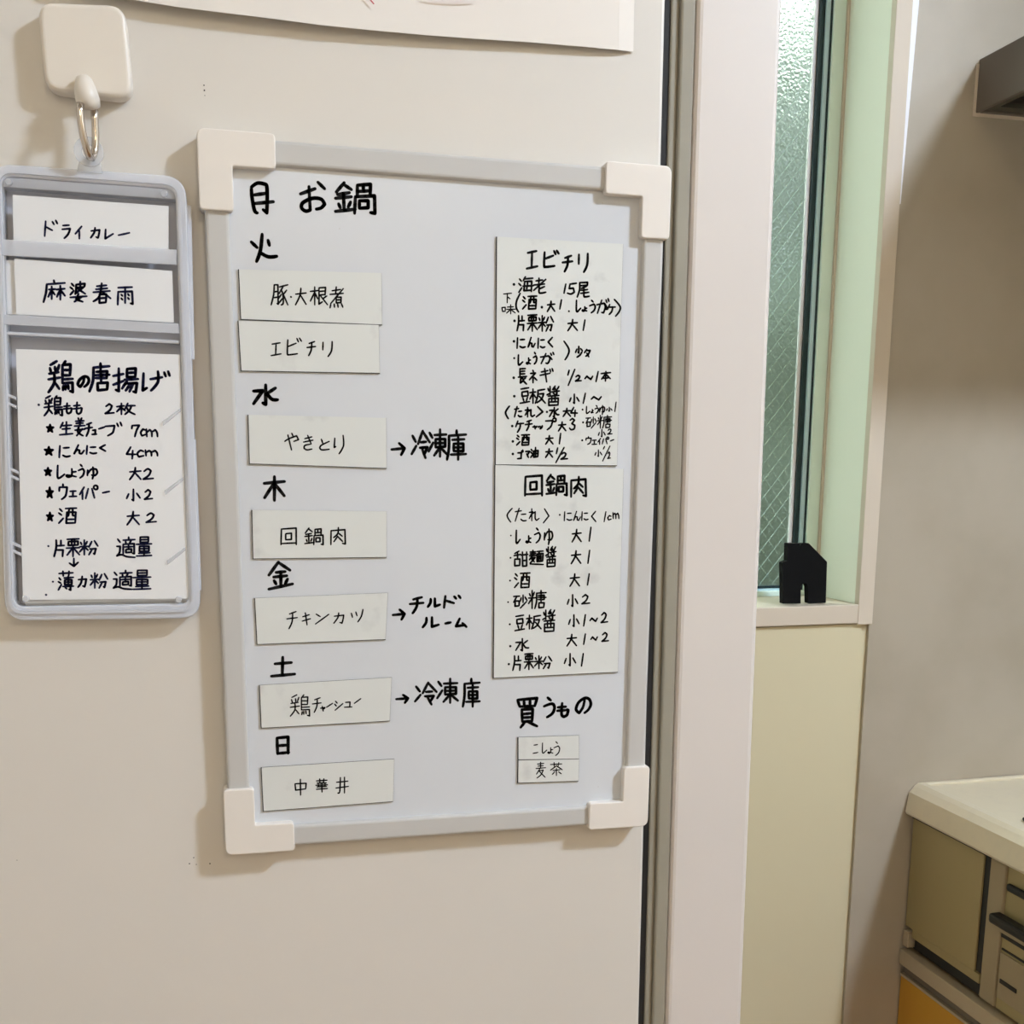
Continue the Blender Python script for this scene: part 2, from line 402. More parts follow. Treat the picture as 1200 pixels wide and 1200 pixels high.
# window with casing, reveal, sash and patterned wired glass
w1 = empty('window_1', (.62, YW+.06, ZS)); w1['kind'] = 'structure'
link('side_jamb', B(((XO, YW+.001, ZS), (XO+.012, YW+.155, ZH))), M['reveal'], w1)
link('side_jamb', B(((.388, YW+.001, ZS), (.40, YW+.155, ZH))), M['reveal'], w1)
link('head_jamb', B(((.388, YW+.001, ZH), (XO+.012, YW+.155, ZH+.012))), M['reveal'], w1)
link('sill', B(((.37, YW-.008, ZS-.027), (XO-.0005, YW+.155, ZS))), M['casing'], w1, bevel=.0015)
link('casing', B(((XO-.0005, YW-.008, ZS-.029), (.8785, YW+.004, ZH+.03))), M['casing'], w1, bevel=.001)
link('casing', B(((.37, YW-.008, ZS), (.392, YW+.004, ZH+.03))), M['casing'], w1, bevel=.001)
link('head_casing', B(((.37, YW-.009, ZH), (.8785, YW+.004, ZH+.03))), M['casing'], w1, bevel=.001)
bm = bmesh.new(); prism(bm, [(.8787, ZC+.34), (.8810, ZC+.34), (.8890, ZC+.60), (.8890, ZH+.03), (.8787, ZH+.03)], YW-.006, YW-.0001)
link('edge_strip', bm, M['strip'], w1, bevel=.0006)
FY = YW+.112
for a_, b_ in (((.834, FY, ZS), (XO, FY+.04, ZH)), ((.40, FY, ZS), (.42, FY+.04, ZH)), ((.40, FY, ZS), (XO, FY+.04, ZS+.008)), ((.40, FY, ZH-.02), (XO, FY+.04, ZH)),): link('window_frame', B((a_, b_)), M['alu'], w1, bevel=.001)
link('frame_seal', B(((.852, FY-.004, ZS), (XO, FY, ZH))), M['casing'], w1)
link('inner_gasket', B(((.8315, FY+.004, ZS+.008), (.8338, FY+.03, ZH-.02))), M['teal'], w1)
for a_, b_ in (((.8255, FY+.006, ZS+.009), (.8315, FY+.03, ZH-.02)), ((.42, FY+.006, ZS+.008), (.8315, FY+.03, ZS+.011)),): link('sash', B((a_, b_)), M['alublue'], w1)
for a_, b_ in (((.8175, FY+.010, ZS+.011), (.8255, FY+.03, ZH-.02)), ((.42, FY+.010, ZS+.011), (.8255, FY+.03, ZS+.0145)),): link('glazing_gasket', B((a_, b_)), M['teal'], w1)
link('sealant_line', B(((.8125, FY+.0145, ZS+.0145), (.8177, FY+.02, ZH-.02))), M['strip'], w1)
pane = link('pane', B(((.42, FY+.018, ZS+.0145), (.8175, FY+.023, ZH-.02))), M['glass'], w1)
bm = bmesh.new()                             # fine diagonal wire net on the glass's room face, also painting refracted highlights
x = .42-.5
def seg(p, q, r=.00035): tube(bm, [p, q], r, 4, False)
yy = FY+.0172
k = -0.25
while k < 1.5:
    for sg in (1, -1):
        xa, xb = .66, .8173; za = ZS + k; zb = za + (xb-xa)*1.25
        if sg < 0: za, zb = zb, za
        lo, hi = ZS+.015, ZH-.021
        if max(za, zb) <= lo or min(za, zb) >= hi: continue
        def cl(x, z):
            zc = min(max(z, lo), hi); return (xa + (zc-za)/(zb-za)*(xb-xa), zc)
        (x0, z0), (x1, z1) = cl(xa, za), cl(xb, zb)
        seg((x0, yy, z0), (x1, yy, z1), .00045 if sg > 0 else .00028)
    k += .026
o = link('wire_glint_net', bm, M['wire'], pane); o['kind'] = 'stuff'
# garden beyond the frosted pane
hb = bmesh.new()
bmesh.ops.create_icosphere(hb, subdivisions=5, radius=1.0)
for v in hb.verts:
    n = v.co.copy(); v.co = Vector((n.x*2.6, n.y*.35, n.z*1.4)); v.co += n*(.06*math.sin(17*n.x+5*n.z)*math.cos(13*n.z+9*n.x)+random.uniform(-.035,.035))
    v.co += Vector((1.9, YW+1.5, 1.10))
tag(link('hedge', hb, M['hedge'], origin=(1.9, YW+1.5, 0)), 'dark green hedge outside, blurred behind the patterned window pane', 'hedge')
tag(link('ground', B(((-3, YW+.26, -.12), (6, YW+6, -.06))), M['ground']), kind='structure')

# ceiling lamp, and an unseen fill lamp added behind the camera
def lamp(name, x, y, r, m, label):
    e = empty(name, (x, y, ZT), label, 'lamp', 'round ceiling lamps')
    bm = bmesh.new(); n = 28
    def rg(rr, z): return [bm.verts.new((x+rr*math.cos(2*math.pi*i/n), y+rr*math.sin(2*math.pi*i/n), z)) for i in range(n)]
    prev = None
    for rr, z in ((r, ZT-.02), (r, ZT-.05), (r*.93, ZT-.07), (r*.7, ZT-.085), (r*.3, ZT-.092)):
        c = rg(rr, z)
        if prev:
            for i in range(n): bm.faces.new((prev[i], prev[(i+1)%n], c[(i+1)%n], c[i]))
        prev = c
    bm.faces.new(prev)
    link('diffuser', bm, m, e, smooth=True)
    bm = bmesh.new()
    a = [bm.verts.new((x+(r+.01)*math.cos(2*math.pi*i/n), y+(r+.01)*math.sin(2*math.pi*i/n), ZT-.0005)) for i in range(n)]
    b = [bm.verts.new((v.co.x, v.co.y, ZT-.02)) for v in a]
    bm.faces.new(a); bm.faces.new(b[::-1])
    for i in range(n): bm.faces.new((a[i], a[(i+1)%n], b[(i+1)%n], b[i]))
    link('lamp_base', bm, M['cap'], e)
lamp('ceiling_lamp', 1.37, -1.0, .10, M['lamp'], 'round white ceiling lamp above the kitchen counter')
lamp('ceiling_lamp', .35, -2.7, .2, M['lamp_fill'], 'larger round fill lamp added out of view at the rear to lift the shadows')

# ------------------------------------------------------------------ refrigerator
fr = empty('refrigerator', (0, .32, 0), 'tall cream refrigerator, its enamelled side holding the whiteboard', 'refrigerator')
link('side_panel', B(((XL+.03, 0, .03), (.2885, .012, 1.82))), M['enamel'], fr, bevel=.0025, seg=3)
link('cabinet', B(((XL+.03, .012, .03), (.284, .63, 1.82))), M['enamel'], fr)
link('feet', B(((XL+.06, .03, 0), (.27, .60, .03))), M['black'], fr)
link('gap_liner', B(((.284, .006, .04), (.2945, .62, 1.81))), M['black'], fr)
link('door_gasket', B(((.2945, .0045, .045), (.3003, .615, 1.81))), M['gasket'], fr, bevel=.0012)
link('door_gasket', B(((.3003, .0015, .045), (.3105, .615, 1.81))), M['gasket'], fr, bevel=.0015)
bm = bmesh.new()
v = []
for z, xr in ((.04, .3792), (1.815, .3700)):
    v += [bm.verts.new(p) for p in ((.3105, -.001, z), (xr, -.001, z), (xr, .625, z), (.3105, .625, z))]
for q in ((0,3,2,1),(4,5,6,7),(0,1,5,4),(1,2,6,5),(2,3,7,6),(3,0,4,7)): bm.faces.new([v[i] for i in q])
link('door', bm, M['door'], fr, bevel=.004, seg=3)
bm = bmesh.new()
for x, y, s in ((239,100,.8),(239.5,106,.9),(240,112,.5),(227,1005,.8),(222,1012,.9),(230,1013,.6),(246,1012,1.0),(20,1008,.5)):
    c = at(x, y, 0); disc(bm, (c.x, c.z), s*.0005, -.0003, .0002, 6)
link('scuff_mark', bm, M['black'], fr)['kind'] = 'stuff'

# ------------------------------------------------------------------ whiteboard
TH = -0.01045; BX, BZ = -0.00947, ZC+0.19504
BW, BH = .300, .4516
BK = -.0015                                 # back of the board
def bl(u, v): return (BX + math.cos(TH)*u + math.sin(TH)*v, BZ + math.sin(TH)*u - math.cos(TH)*v)
wbd = empty('whiteboard', (bl(BW/2,BH)[0], -.006, bl(BW/2,BH)[1]), 'whiteboard with grey frame and white corner caps, weekly menu written in black', 'whiteboard')
YB = -.0080                                 # writing surface
def brect(u0, v0, u1, v1): return [bl(u0,v0), bl(u1,v0), bl(u1,v1), bl(u0,v1)]
bm = bmesh.new(); prism(bm, brect(.005,.005,BW-.005,BH-.005), YB, BK); link('writing_surface', bm, M['board'], wbd)
i0, wd = .0028, .0145
for u0,v0,u1,v1 in ((i0,i0,BW-i0,i0+wd),(i0,BH-i0-wd,BW-i0,BH-i0),(i0,i0+wd,i0+wd,BH-i0-wd),(BW-i0-wd,i0+wd,BW-i0,BH-i0-wd)):
    bm = bmesh.new(); prism(bm, brect(u0,v0,u1,v1), -.0115, BK+.0002)
    link('frame_rail', bm, M['rail'], wbd, bevel=.0022, seg=3)
aw, al = .0200, .0455
for sx, sy in ((0,0),(1,0),(1,1),(0,1)):
    L = [(0,0),(al,0),(al,aw),(aw,aw),(aw,al),(0,al)]
    P = [bl(BW-u if sx else u, BH-v if sy else v) for u, v in L]
    P = rounded(P, [.0055,.003,.003,.0012,.003,.003])
    bm = bmesh.new(); prism(bm, P, -.0142, -.0002); link('corner_cap', bm, M['cap'], wbd, bevel=.0011, seg=3)
for u, v in ((.06,.05),(.24,.05),(.06,.40),(.24,.40)):
    c = bl(u, v); bm = bmesh.new(); disc(bm, c, .010, BK, -.0002); link('back_magnet', bm, M['magnet'], wbd)
YI = YB-.00012
for s in ('月 293 213 322 251, お 350.5 212 382 249, 鍋 391.5 212.5 441 251.5',
          '火 293 273 326 308', '水 295.5 449.5 327 475.5', '木 308 557 335 588', '金 313.5 657 344.5 692', '土 316.5 768.5 347 794', '日 323 862 340 885',
          '→ 457.5 518 475.5 534.5, 冷 481 503.5 505 538, 凍 501 502 525 536.5, 庫 522.5 503 547.5 540',
          '→ 459 713 475.5 727.5, チ 479 698.5 497.5 720, ル 500 700 517 712.5, ド 519 696.5 541 713.5, ル 494 722 515.5 736.5, ー 520.5 728 529.5 732, ム 533 723.5 548 736',
          '→ 463 813 479.5 825, 冷 485 798.5 513 827, 凍 511 794 538 825, 庫 541 794 563.5 829.5',
          '買 605 816.5 631 854, う 636 816 651.5 842, も 651.5 822.5 667.5 841.5, の 673.5 816.5 694 837'):
    write(wbd, s, 4.0 if s[0] not in '→' else 3.5, YI, M['ink'])
bm = bmesh.new()
for x, y, s in ((398,268,.7),(706,238,.8),(701,922,.7),(353,873,.5)):
    c = at(x, y, YI); disc(bm, (c.x, c.z), s*.0005, YI, YB+.0001, 6)
link('stray_dot', bm, M['rail'], wbd)['kind'] = 'stuff'

# ------------------------------------------------------------------ magnets on the board
def magnet(name, quad, lines, label, cat, group, width=1.9, base=YB, th=.0011, text_m='ink'):
    P = pix(quad, base-th)
    cx = sum(p[0] for p in P)/4; cz = min(p[1] for p in P)
    e = empty(name, (cx, base, cz), label, cat, group)
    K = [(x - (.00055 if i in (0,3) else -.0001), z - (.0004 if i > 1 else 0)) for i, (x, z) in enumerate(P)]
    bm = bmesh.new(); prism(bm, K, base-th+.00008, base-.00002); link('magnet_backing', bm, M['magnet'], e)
    c = Vector((cx, sum(p[1] for p in P)/4))
    Q = [tuple(Vector(p)) for p in P]
    bm = bmesh.new(); prism(bm, Q, base-th, base-th+.00008); link('paper_face', bm, M['label'], e)
    for s in lines: write(e, s[1] if isinstance(s, tuple) else s, s[0] if isinstance(s, tuple) else width, base-th-.0001, M[text_m])
    return e
g = 'menu magnet strips in the left column of the whiteboard'
for q, s, w_, l in (
  ([(280,315.5),(447,320),(447.8,380.3),(282.7,373.8)], '豚 317 333 338 358, . 341 348 1.1, 大 345.5 337 359.5 358, 根 363 335.5 384.5 358, 煮 386 335.5 403 361.5', 1.9, 'white magnet strip reading 豚大根煮 (pork and radish stew), topmost of the left column'),
  ([(279.5,375.8),(443.8,380.8),(445,437),(283,434.2)], 'エ 317 401 330 417.5, ビ 336 395.5 354 416.5, チ 359 399.5 370.5 417.5, リ 377.5 399.5 390 418.5', 1.9, 'white magnet strip reading エビチリ, touching the topmost strip from below'),
  ([(291.2,486),(452.7,489.7),(453,548.5),(292.8,543)], 'や 333 507 350.5 528, き 355 509.5 367.5 528, と 374 514 386.5 528, り 391 509.5 403.5 532.5', 1.9, 'white magnet strip reading やきとり (grilled chicken) under Wednesday mark 水'),
  ([(295.6,597.5),(453,599.3),(453,652.8),(297,654.5)], '回 328.5 618 348 639, 鍋 356.5 618 379.5 639, 肉 387 617.5 405.5 639', 2.0, 'white magnet strip reading 回鍋肉 (twice-cooked pork) under Thursday mark 木'),
  ([(298.9,701),(454.5,694.8),(451.7,749),(301.7,754.8)], 'チ 335.5 716 349 737.5, キ 353.5 717.5 364.5 733, ン 369 719 386 732, カ 390.5 717.5 403.5 731, ツ 411 713.5 426 729.5', 1.8, 'white magnet strip reading チキンカツ (chicken cutlet) under Friday mark 金'),
  ([(304.5,803),(459,794),(456.6,844.6),(306.6,853)], '鶏 339.5 813.5 363.5 840, チ 365.5 817 377 835.5, ャ 375 827 381.5 834, ー 382 823.5 390.5 829.5, シ 391.5 821 402.5 833, ュ 403 822 413 829.5, ー 414.5 818 423.5 825', 1.8, 'white magnet strip reading 鶏チャーシュー (roast chicken) under Saturday mark 土'),
  ([(306.6,899.5),(462,889.6),(460.5,939),(309,950.5)], '中 345 912.5 359.5 932.5, 華 369.5 912 384.5 929, 丼 393 910 409 930', 1.9, 'white magnet strip reading 中華丼, lowest in the left column')):
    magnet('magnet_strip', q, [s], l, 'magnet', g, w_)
g = 'shopping magnet strips under the shopping heading'
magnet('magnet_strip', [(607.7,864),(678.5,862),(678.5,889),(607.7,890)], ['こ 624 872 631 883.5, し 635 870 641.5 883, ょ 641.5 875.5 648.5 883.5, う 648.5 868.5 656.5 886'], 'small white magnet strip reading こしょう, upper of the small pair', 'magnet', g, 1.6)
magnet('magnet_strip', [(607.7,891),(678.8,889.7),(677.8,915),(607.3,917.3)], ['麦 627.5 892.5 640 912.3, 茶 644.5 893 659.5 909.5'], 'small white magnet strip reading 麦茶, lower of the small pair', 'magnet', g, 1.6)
g = 'tall recipe cards on the right of the whiteboard'
W2 = 2.35
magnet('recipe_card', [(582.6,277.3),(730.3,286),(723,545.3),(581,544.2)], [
 (3.0,'エ 616 293 631 316, ビ 636.5 292.5 656 314, チ 658 298.5 672 319.5, リ 677 296 690 320'),
 '. 602.3 333.3, 海 607 323.5 626 343.5, 老 624.5 325 640.5 344.5, 1 660 332 664 344.5, 5 664 331 676.5 345.5, 尾 675.5 330 691.5 349',
 (1.6,'下 589.5 343 600 355.5, 味 587.5 356.5 604.5 368.5'),
 '( 604 343 610.5 366.5, 酒 611.5 346 630 363, . 635 360, 大 640.5 352 651 366, 1 656 350.5 658 363, . 666.7 364.7 1.2, し 674.5 351 681.5 366, ょ 681.5 358.5 688.5 365.5, う 690 351 698.5 367.5, が 698.5 349 714.5 368, 汁 708 356 722 369.5, ) 719 350 727.5 371.5',
 '. 603 376, 片 605 369 615.5 388.5, 栗 617 368 630.5 389, 粉 630 369 649.5 389, 大 664.5 373.5 677.5 388.5, 1 683.5 374 685.5 388',
 '. 602.3 400, に 605 395 616.5 409, ん 618 394.5 628 407.5, に 629.5 395.5 639.5 409, く 641.5 394.5 648.5 407.5, ) 660 399 667.5 422.5',
 '少 673.5 405 683.5 419.5, 々 684 408.5 692.5 419',
 '. 602.6 419.7 1.3, し 606.5 415 613.5 428.5, ょ 616 418.5 622.5 427.5, う 624 412 630 427.5, が 632.5 412 650 427',
 '. 602 442.7, 長 606.5 431 618 451, ネ 619.5 433 630 449.5, ギ 632 431 649 448.5, 1 665.5 433 667 440.5, / 665 432 674.5 452.5, 2 673.5 439 682 447.5, ~ 684.5 440 695.5 445.5, 1 698.5 434.5 701 448, 本 703.5 434.5 716.5 447.5',
 '. 602.7 464.3, 豆 608.5 453.5 621.5 473.5, 板 620 455 640 473.5, 醤 640 451.5 656.5 476, 小 666.5 461 679.5 473.5, 1 683.5 460 686 473.5, ~ 692 464 705.5 469.5',
 '〈 591.5 475 598 491.5, た 602 475.5 612.5 489.5, れ 614.5 476.5 627.5 489.5, 〉 627.5 475.5 637 489.5, . 641 482.7 1.4, 水 643 476.5 656 489.5, 大 659 477.5 669.5 489, 4 668 476.5 677.5 489',
 (1.8,'. 682.7 480 1.2, し 686.5 475.5 692 485, ょ 692 479 696 484.5, う 696.5 474.5 702 485, ゆ 702 474.5 709.5 486.5, 小 710 476.5 718 482.5, 1 720.5 470.5 722 483'),
 '. 600.3 499.3, ケ 603.5 492.5 614.5 507.5, チ 614.5 491.5 624.5 505.5, ャ 623.5 498 630 503.5, ッ 630 498 636.5 503.5, プ 638.5 489 652.5 504.5, 大 653.5 493.5 664 506, 3 666.5 489.5 674.5 504.5',
 (1.8,'. 683.3 495 1.3, 砂 686 488 699.5 502.5, 糖 699.5 486 717.5 502.5, 小 700.5 502.5 710 512.5, 2 711.5 502 718 509.5'),
 '. 601 517.3, 酒 604.5 508.5 621.5 522.5, 大 638.5 509.5 649 521.5, 1 655.5 507 657 521',
 (1.8,'. 682.3 516 1.3, ウ 686 511 693.5 521.5, ェ 693 515 700 521.5, イ 700 513 704.5 521.5, パ 705 511.5 714 521, ー 714.5 514.5 720 517.5, 小 696.5 526.5 706 535.5, 1 707 522.5 708.5 527, / 705.5 522 715.5 541, 2 711.5 529 716 538'),
 '. 601 532, ゴ 605.5 526.5 614 538.5, マ 615 528 621.5 537, 油 621 523.5 631.5 537, 大 638.5 525 648.5 537, 1 652 524 653.5 532.5, / 650.5 523.5 662 543, 2 656.5 529.5 666 539'],
 'tall white recipe card headed エビチリ, the upper one', 'recipe card', g, W2)
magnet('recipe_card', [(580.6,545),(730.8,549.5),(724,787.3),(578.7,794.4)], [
 (3.1,'回 614 556 636.5 582, 鍋 639 555 665.5 581.5, 肉 668 557.5 688 583.5'),
 (1.9,'〈 593.5 595 601 612.5, た 603 595 617.5 611.5, れ 619.5 595.5 632.5 611, 〉 636 595.5 644 613.5, . 656 603.3 1.2, に 660.5 599 671 611, ん 671.5 598.5 681 610.5, に 681 599 690 610.5, く 692.5 598.5 699 612, 1 708 599 710 612, c 711.5 603.5 717 610, m 717.5 600 726 608.5'),
 '. 598.7 627.6 1, し 604 620.5 610.5 637.5, ょ 615.5 627 623 637, う 625.5 618 634 637, ゆ 637 619 648.5 639, 大 669.5 619.5 682 636, 1 690.5 617 692.5 635',
 '. 598.3 653.7 1.2, 甜 601.5 645 619.5 664.5, 麺 619.5 644 637.5 662.5, 醤 638.5 639.5 652.5 665, 大 668.5 644.5 681.5 661.5, 1 689 644 691 661',
 '. 597.7 680.4 1.2, 酒 602 670.5 622 689.5, 大 667 671.5 680 688, 1 688.5 671.5 690.5 686.5',
 '. 595.4 705.6 1.1, 砂 601 696.5 618.5 713.5, 糖 618.5 691 641 714, 小 664 696 678 711.5, 2 681 696 692 708.5',
 '. 597.4 731.6 1.3, 豆 602.5 720 615.5 740, 板 616 720 635 738, 醤 635 713.5 651.5 741, 小 665.5 719.5 679.5 735, 1 684 719.5 686 734.5, ~ 690.5 723.5 701 729, 2 703.5 717 713 730.5',
 '. 598 757.3 1.5, 水 603.5 747.5 620.5 763.5, 大 663.5 742.5 676.5 758, 1 684 742 686 756, ~ 691.5 745.5 701 751, 2 704.5 740.5 714 752.5',
 '. 596.3 778.3 1.5, 片 600 767.5 611.5 786.5, 栗 613.5 765 626 785.5, 粉 625.5 767.5 647.5 784.5, 小 660.5 765 675.5 781, 1 681.5 765 683.5 781.5'],
 'tall white recipe card headed 回鍋肉, the lower one', 'recipe card', g, W2)

# ------------------------------------------------------------------ magnetic hook
hk = empty('magnetic_hook', (at(100,65,0).x, 0, at(100,117,0).z), 'square white magnetic hook with chrome wire, holding up the plastic case', 'hook')
P = rounded(pix([(45,5),(147,9),(157,119),(54,108)], -.008), .0095, 8)
bm = bmesh.new(); prism(bm, P, -.0125, 0); link('magnet_housing', bm, M['hook'], hk, bevel=.0028, seg=4)
def pp(x, y, Y): return tuple(at(x, y, Y))
bm = bmesh.new(); tube(bm, [pp(98,92,-.0105), pp(98.5,96,-.014), pp(100,106,-.0175), pp(103,117,-.0185), pp(104.5,125,-.0165)], [.0022,.0048,.0062,.0068,.0062], 14)
link('hook_stem', bm, M['hook'], hk, smooth=True)
bm = bmesh.new()
tube(bm, [pp(110,120,-.0155), pp(111,140,-.0152), pp(112,160,-.0152), pp(111.5,174,-.0155), pp(110,181,-.0165), pp(107.5,185,-.0185), pp(105,184,-.021), pp(102,176,-.023), pp(98,162,-.0245), pp(95,145,-.0250), pp(93.5,130,-.025), pp(94,121,-.0245)], .0021, 12)
link('wire_hook', bm, M['chrome'], hk, smooth=True)

# ------------------------------------------------------------------ card case hanging on the hook
OUT = [(-11,191),(217.5,207),(235,724.5),(6,727.5)]
OX = rounded(pix(OUT, -.0125), .0125, 8)
cs = empty('card_case', (at(118,725,0).x, 0, at(118,725,0).z), 'frosted plastic card case hanging from the white hook beside the whiteboard', 'card case')
bm = bmesh.new(); prism(bm, rounded(pix(OUT, -.0115), .012, 8), -.0022, -.0008); link('back_plate', bm, M['tray'], cs, bevel=.0004)
INN = [(2,206),(205,221),(221,708),(17,711)]
bm = bmesh.new(); ring(bm, OX, rounded(pix(INN, -.0125), .006, 8), -.0125, -.0008); link('rim', bm, M['rim'], cs, bevel=.0008)
bm = bmesh.new(); ring(bm, rounded(pix([(-4,198),(211,214),(228,717),(11,720)], -.0138), .009, 8), rounded(pix([(-1,201.5),(208,217),(225,713.5),(14,716.5)], -.0138), .008, 8), -.0138, -.0125); link('rim_bead', bm, M['rim'], cs)
def quadp(name, q, Y0, Y1, m, bevel=0, r=0):
    P = pix(q, Y0)
    if r: P = rounded(P, r, 4)
    bm = bmesh.new(); prism(bm, P, Y0, Y1); return link(name, bm, M[m], cs, bevel=bevel)
quadp('top_shelf', [(3,207),(207,222),(208,234),(3,219)], -.0115, -.0022, 'lip', .0005)
quadp('pocket_lip', [(-3,280),(207,292.5),(207,310.5),(-2,299)], -.0128, -.0121, 'lip', .0003)
quadp('pocket_lip', [(0,368),(209,379),(210,391),(1,380)], -.0128, -.0121, 'lip', .0003)
quadp('pocket_divider', [(1,388),(210,399),(210.5,403),(1.5,392)], -.0118, -.0022, 'rim', .0005)
quadp('pocket_divider', [(20,711),(221,707),(221.5,711),(21,715)], -.0118, -.0022, 'rim', .0005)
for (a, b, c, d_) in ((216,240,225,421),(221.5,514,232,692)):
    quadp('hinge_tab', [(a,b),(a+8,b+1),(c+4 if d_>500 else c+3,d_),(c-5,d_)], -.0085, -.0062, 'rim', .0004)
quadp('side_wall', [(207,224),(211,224),(225,705),(221,705)], -.0118, -.0022, 'clear', 0)
quadp('side_wall', [(-1,210),(4,210),(19,705),(14,705)], -.0118, -.0022, 'clear', 0)
for y in (462, 472, 549, 557, 636, 645):
    dx = (y-400)*.033
    quadp('card_stop', [(4+dx,y-2.5),(17+dx,y+3.5),(17+dx,y+7),(4+dx,y+1)], -.0121, -.0080, 'rim', .0003)
for y in (492, 573, 655):
    dx = (y-400)*.033
    quadp('card_stop', [(187+dx,y+2),(209+dx,y-14),(209+dx,y-10),(188+dx,y+7)], -.0128, -.0120, 'clear', .0002)
for x, y in ((10,213),(192,227),(30,702),(209,703)):
    c = at(x, y, -.0135); bm = bmesh.new(); disc(bm, (c.x, c.z), .0021, -.0142, -.0115, 14); link('stud', bm, M['clear'], cs, bevel=.0006)
bm = bmesh.new(); c = at(104,178,-.0150); cc = (c.x, c.z)
n = 24
O = [(cc[0]+.0082*math.cos(2*math.pi*k/n), cc[1]+.0082*math.sin(2*math.pi*k/n)) for k in range(n)]
I = [(cc[0]+.0037*math.cos(2*math.pi*k/n), cc[1]+.0037*math.sin(2*math.pi*k/n)) for k in range(n)]
ring(bm, O, I, -.0160, -.0140); link('hanging_ring', bm, M['clear'], cs, bevel=.0005)
quadp('hanging_tab', [(93,186),(117,188),(120,203),(90,201)], -.0138, -.0126, 'clear', .0003)

def paper_card(quad, lines, label, group, width, Y, m='card', th=.0004, name='recipe_card', cat='recipe card'):
    P = pix(quad, Y)
    e = empty(name, (sum(p[0] for p in P)/4, Y+th, min(p[1] for p in P)), label, cat, group)
    bm = bmesh.new(); prism(bm, P, Y, Y+th); link('card_sheet', bm, M[m], e)
    for s in lines: write(e, s[1] if isinstance(s, tuple) else s, s[0] if isinstance(s, tuple) else width, Y-.0001, M['navy'])
    return e
g = 'paper cards in the hanging case'
paper_card([(15,228.3),(197.5,241.5),(197.5,307.5),(16,298.7)], ['ド 51.5 257.5 68 277.5, ラ 72 263 83 280, イ 87.5 264.5 96.5 280.5, カ 105.5 266 117.5 279.5, レ 122.5 268 133.5 280.5, ー 138 272 152.5 276.5'],
  'white card reading ドライカレー (dry curry), in the top pocket of the case', g, 2.1, -.0112)
paper_card([(6,304.5),(30,306),(34,370),(8,368)], [], 'blank edge of a white card showing behind the second pocket card', g, 2, -.0092)
paper_card([(16.7,303),(201.7,317.5),(203.8,378),(19,368.5)], ['麻 50 327.5 77 355, 婆 81.5 329 102.5 354.5, 春 108.5 331 130.5 356, 雨 137 335.5 156.5 358'],
  'white card reading 麻婆春雨 (glass noodles), in the second pocket of the case', g, 2.4, -.0110)
paper_card([(28,560),(222.5,560),(223.5,707.5),(30,711)], [], 'rearmost white card, its lower edge peeping out under the others', g, 2, -.0066)
paper_card([(27,550),(222,550),(222.5,703.5),(29,707.5)], [], 'white card directly behind the front chicken recipe card', g, 2, -.0090)
paper_card([(18.7,409),(210.8,415.6),(221,701.5),(27,703)], [
 (3.2,'鶏 55.5 422 86.5 461, の 90 440 105.5 454.5, 唐 103.5 424.5 129.5 460, 揚 131.5 430.5 163 461, げ 166 434 200 459'),
 '. 45.4 474.4 1.3, 鶏 51 463 73.8 488, も 73.5 471.5 85 485.5, も 85 470.5 96.8 486, 2 122.5 472.5 134.5 485.5, 枚 136 471.8 159 486.5',
 '★ 54 496.5 63.5 507, 生 69 493.5 86 510.5, 姜 86.5 489 100.5 511.5, チ 98.5 494.5 109 512, ュ 107 503 114 510, ー 115 499.5 123.5 503.5, ブ 122.5 494 143.5 511.5, 7 153.5 497.5 164 512.5, c 164 502 171.5 511.5, m 170.5 502 185.5 512.5',
 '★ 51.5 522.5 63 534, に 68.5 521.5 83 537, ん 86 520.5 99.5 532.5, に 100.5 521.5 114 533, く 116 520.5 124.5 529.5, 4 147.5 523 160 538.5, c 160 527 169.3 536.3, m 169.5 526.5 185.5 535',
 '★ 51.5 547 61 558, し 66.5 544.5 76.5 561, ょ 77 548.5 90 560, う 91 543.5 99.5 561, ゆ 101.5 546.5 115 562, 大 151 547 166 563, 2 167 548.5 180.5 562.5',
 '★ 53.5 570 63 584, ウ 68.5 566.5 79.5 586, ェ 80.5 574.5 90.5 582.8, イ 92.5 570 99.5 586, パ 99.5 568 115 585, ー 119.5 575 129 578.5, 小 147.5 572.5 165 587.5, 2 168.5 573 179.5 586',
 '★ 54 599.5 63 611, 酒 68 594.5 90.5 614, 大 148 598.5 164 616, 2 170.5 600.5 184 613',
 '. 56.7 640 1.1, 片 62.5 632 76 653, 栗 77 630.5 94 653, 粉 92.5 632 115.5 651, 適 136 628.5 159 654, 量 159 628.5 178.5 652.5',
 '↓ 80.5 653.5 92.5 664.5',
 '. 62 681.7 1.1, 薄 67.5 668.5 87 692.5, 力 90.5 674.5 102 689, 粉 105 670.5 127 690, 適 132 667.5 155.5 691.5, 量 155 667.5 177.5 691.5, . 54 697 1.2'],
 'tall white recipe card headed 鶏の唐揚げ in navy ink, in the case', g, 2.3, -.0116)

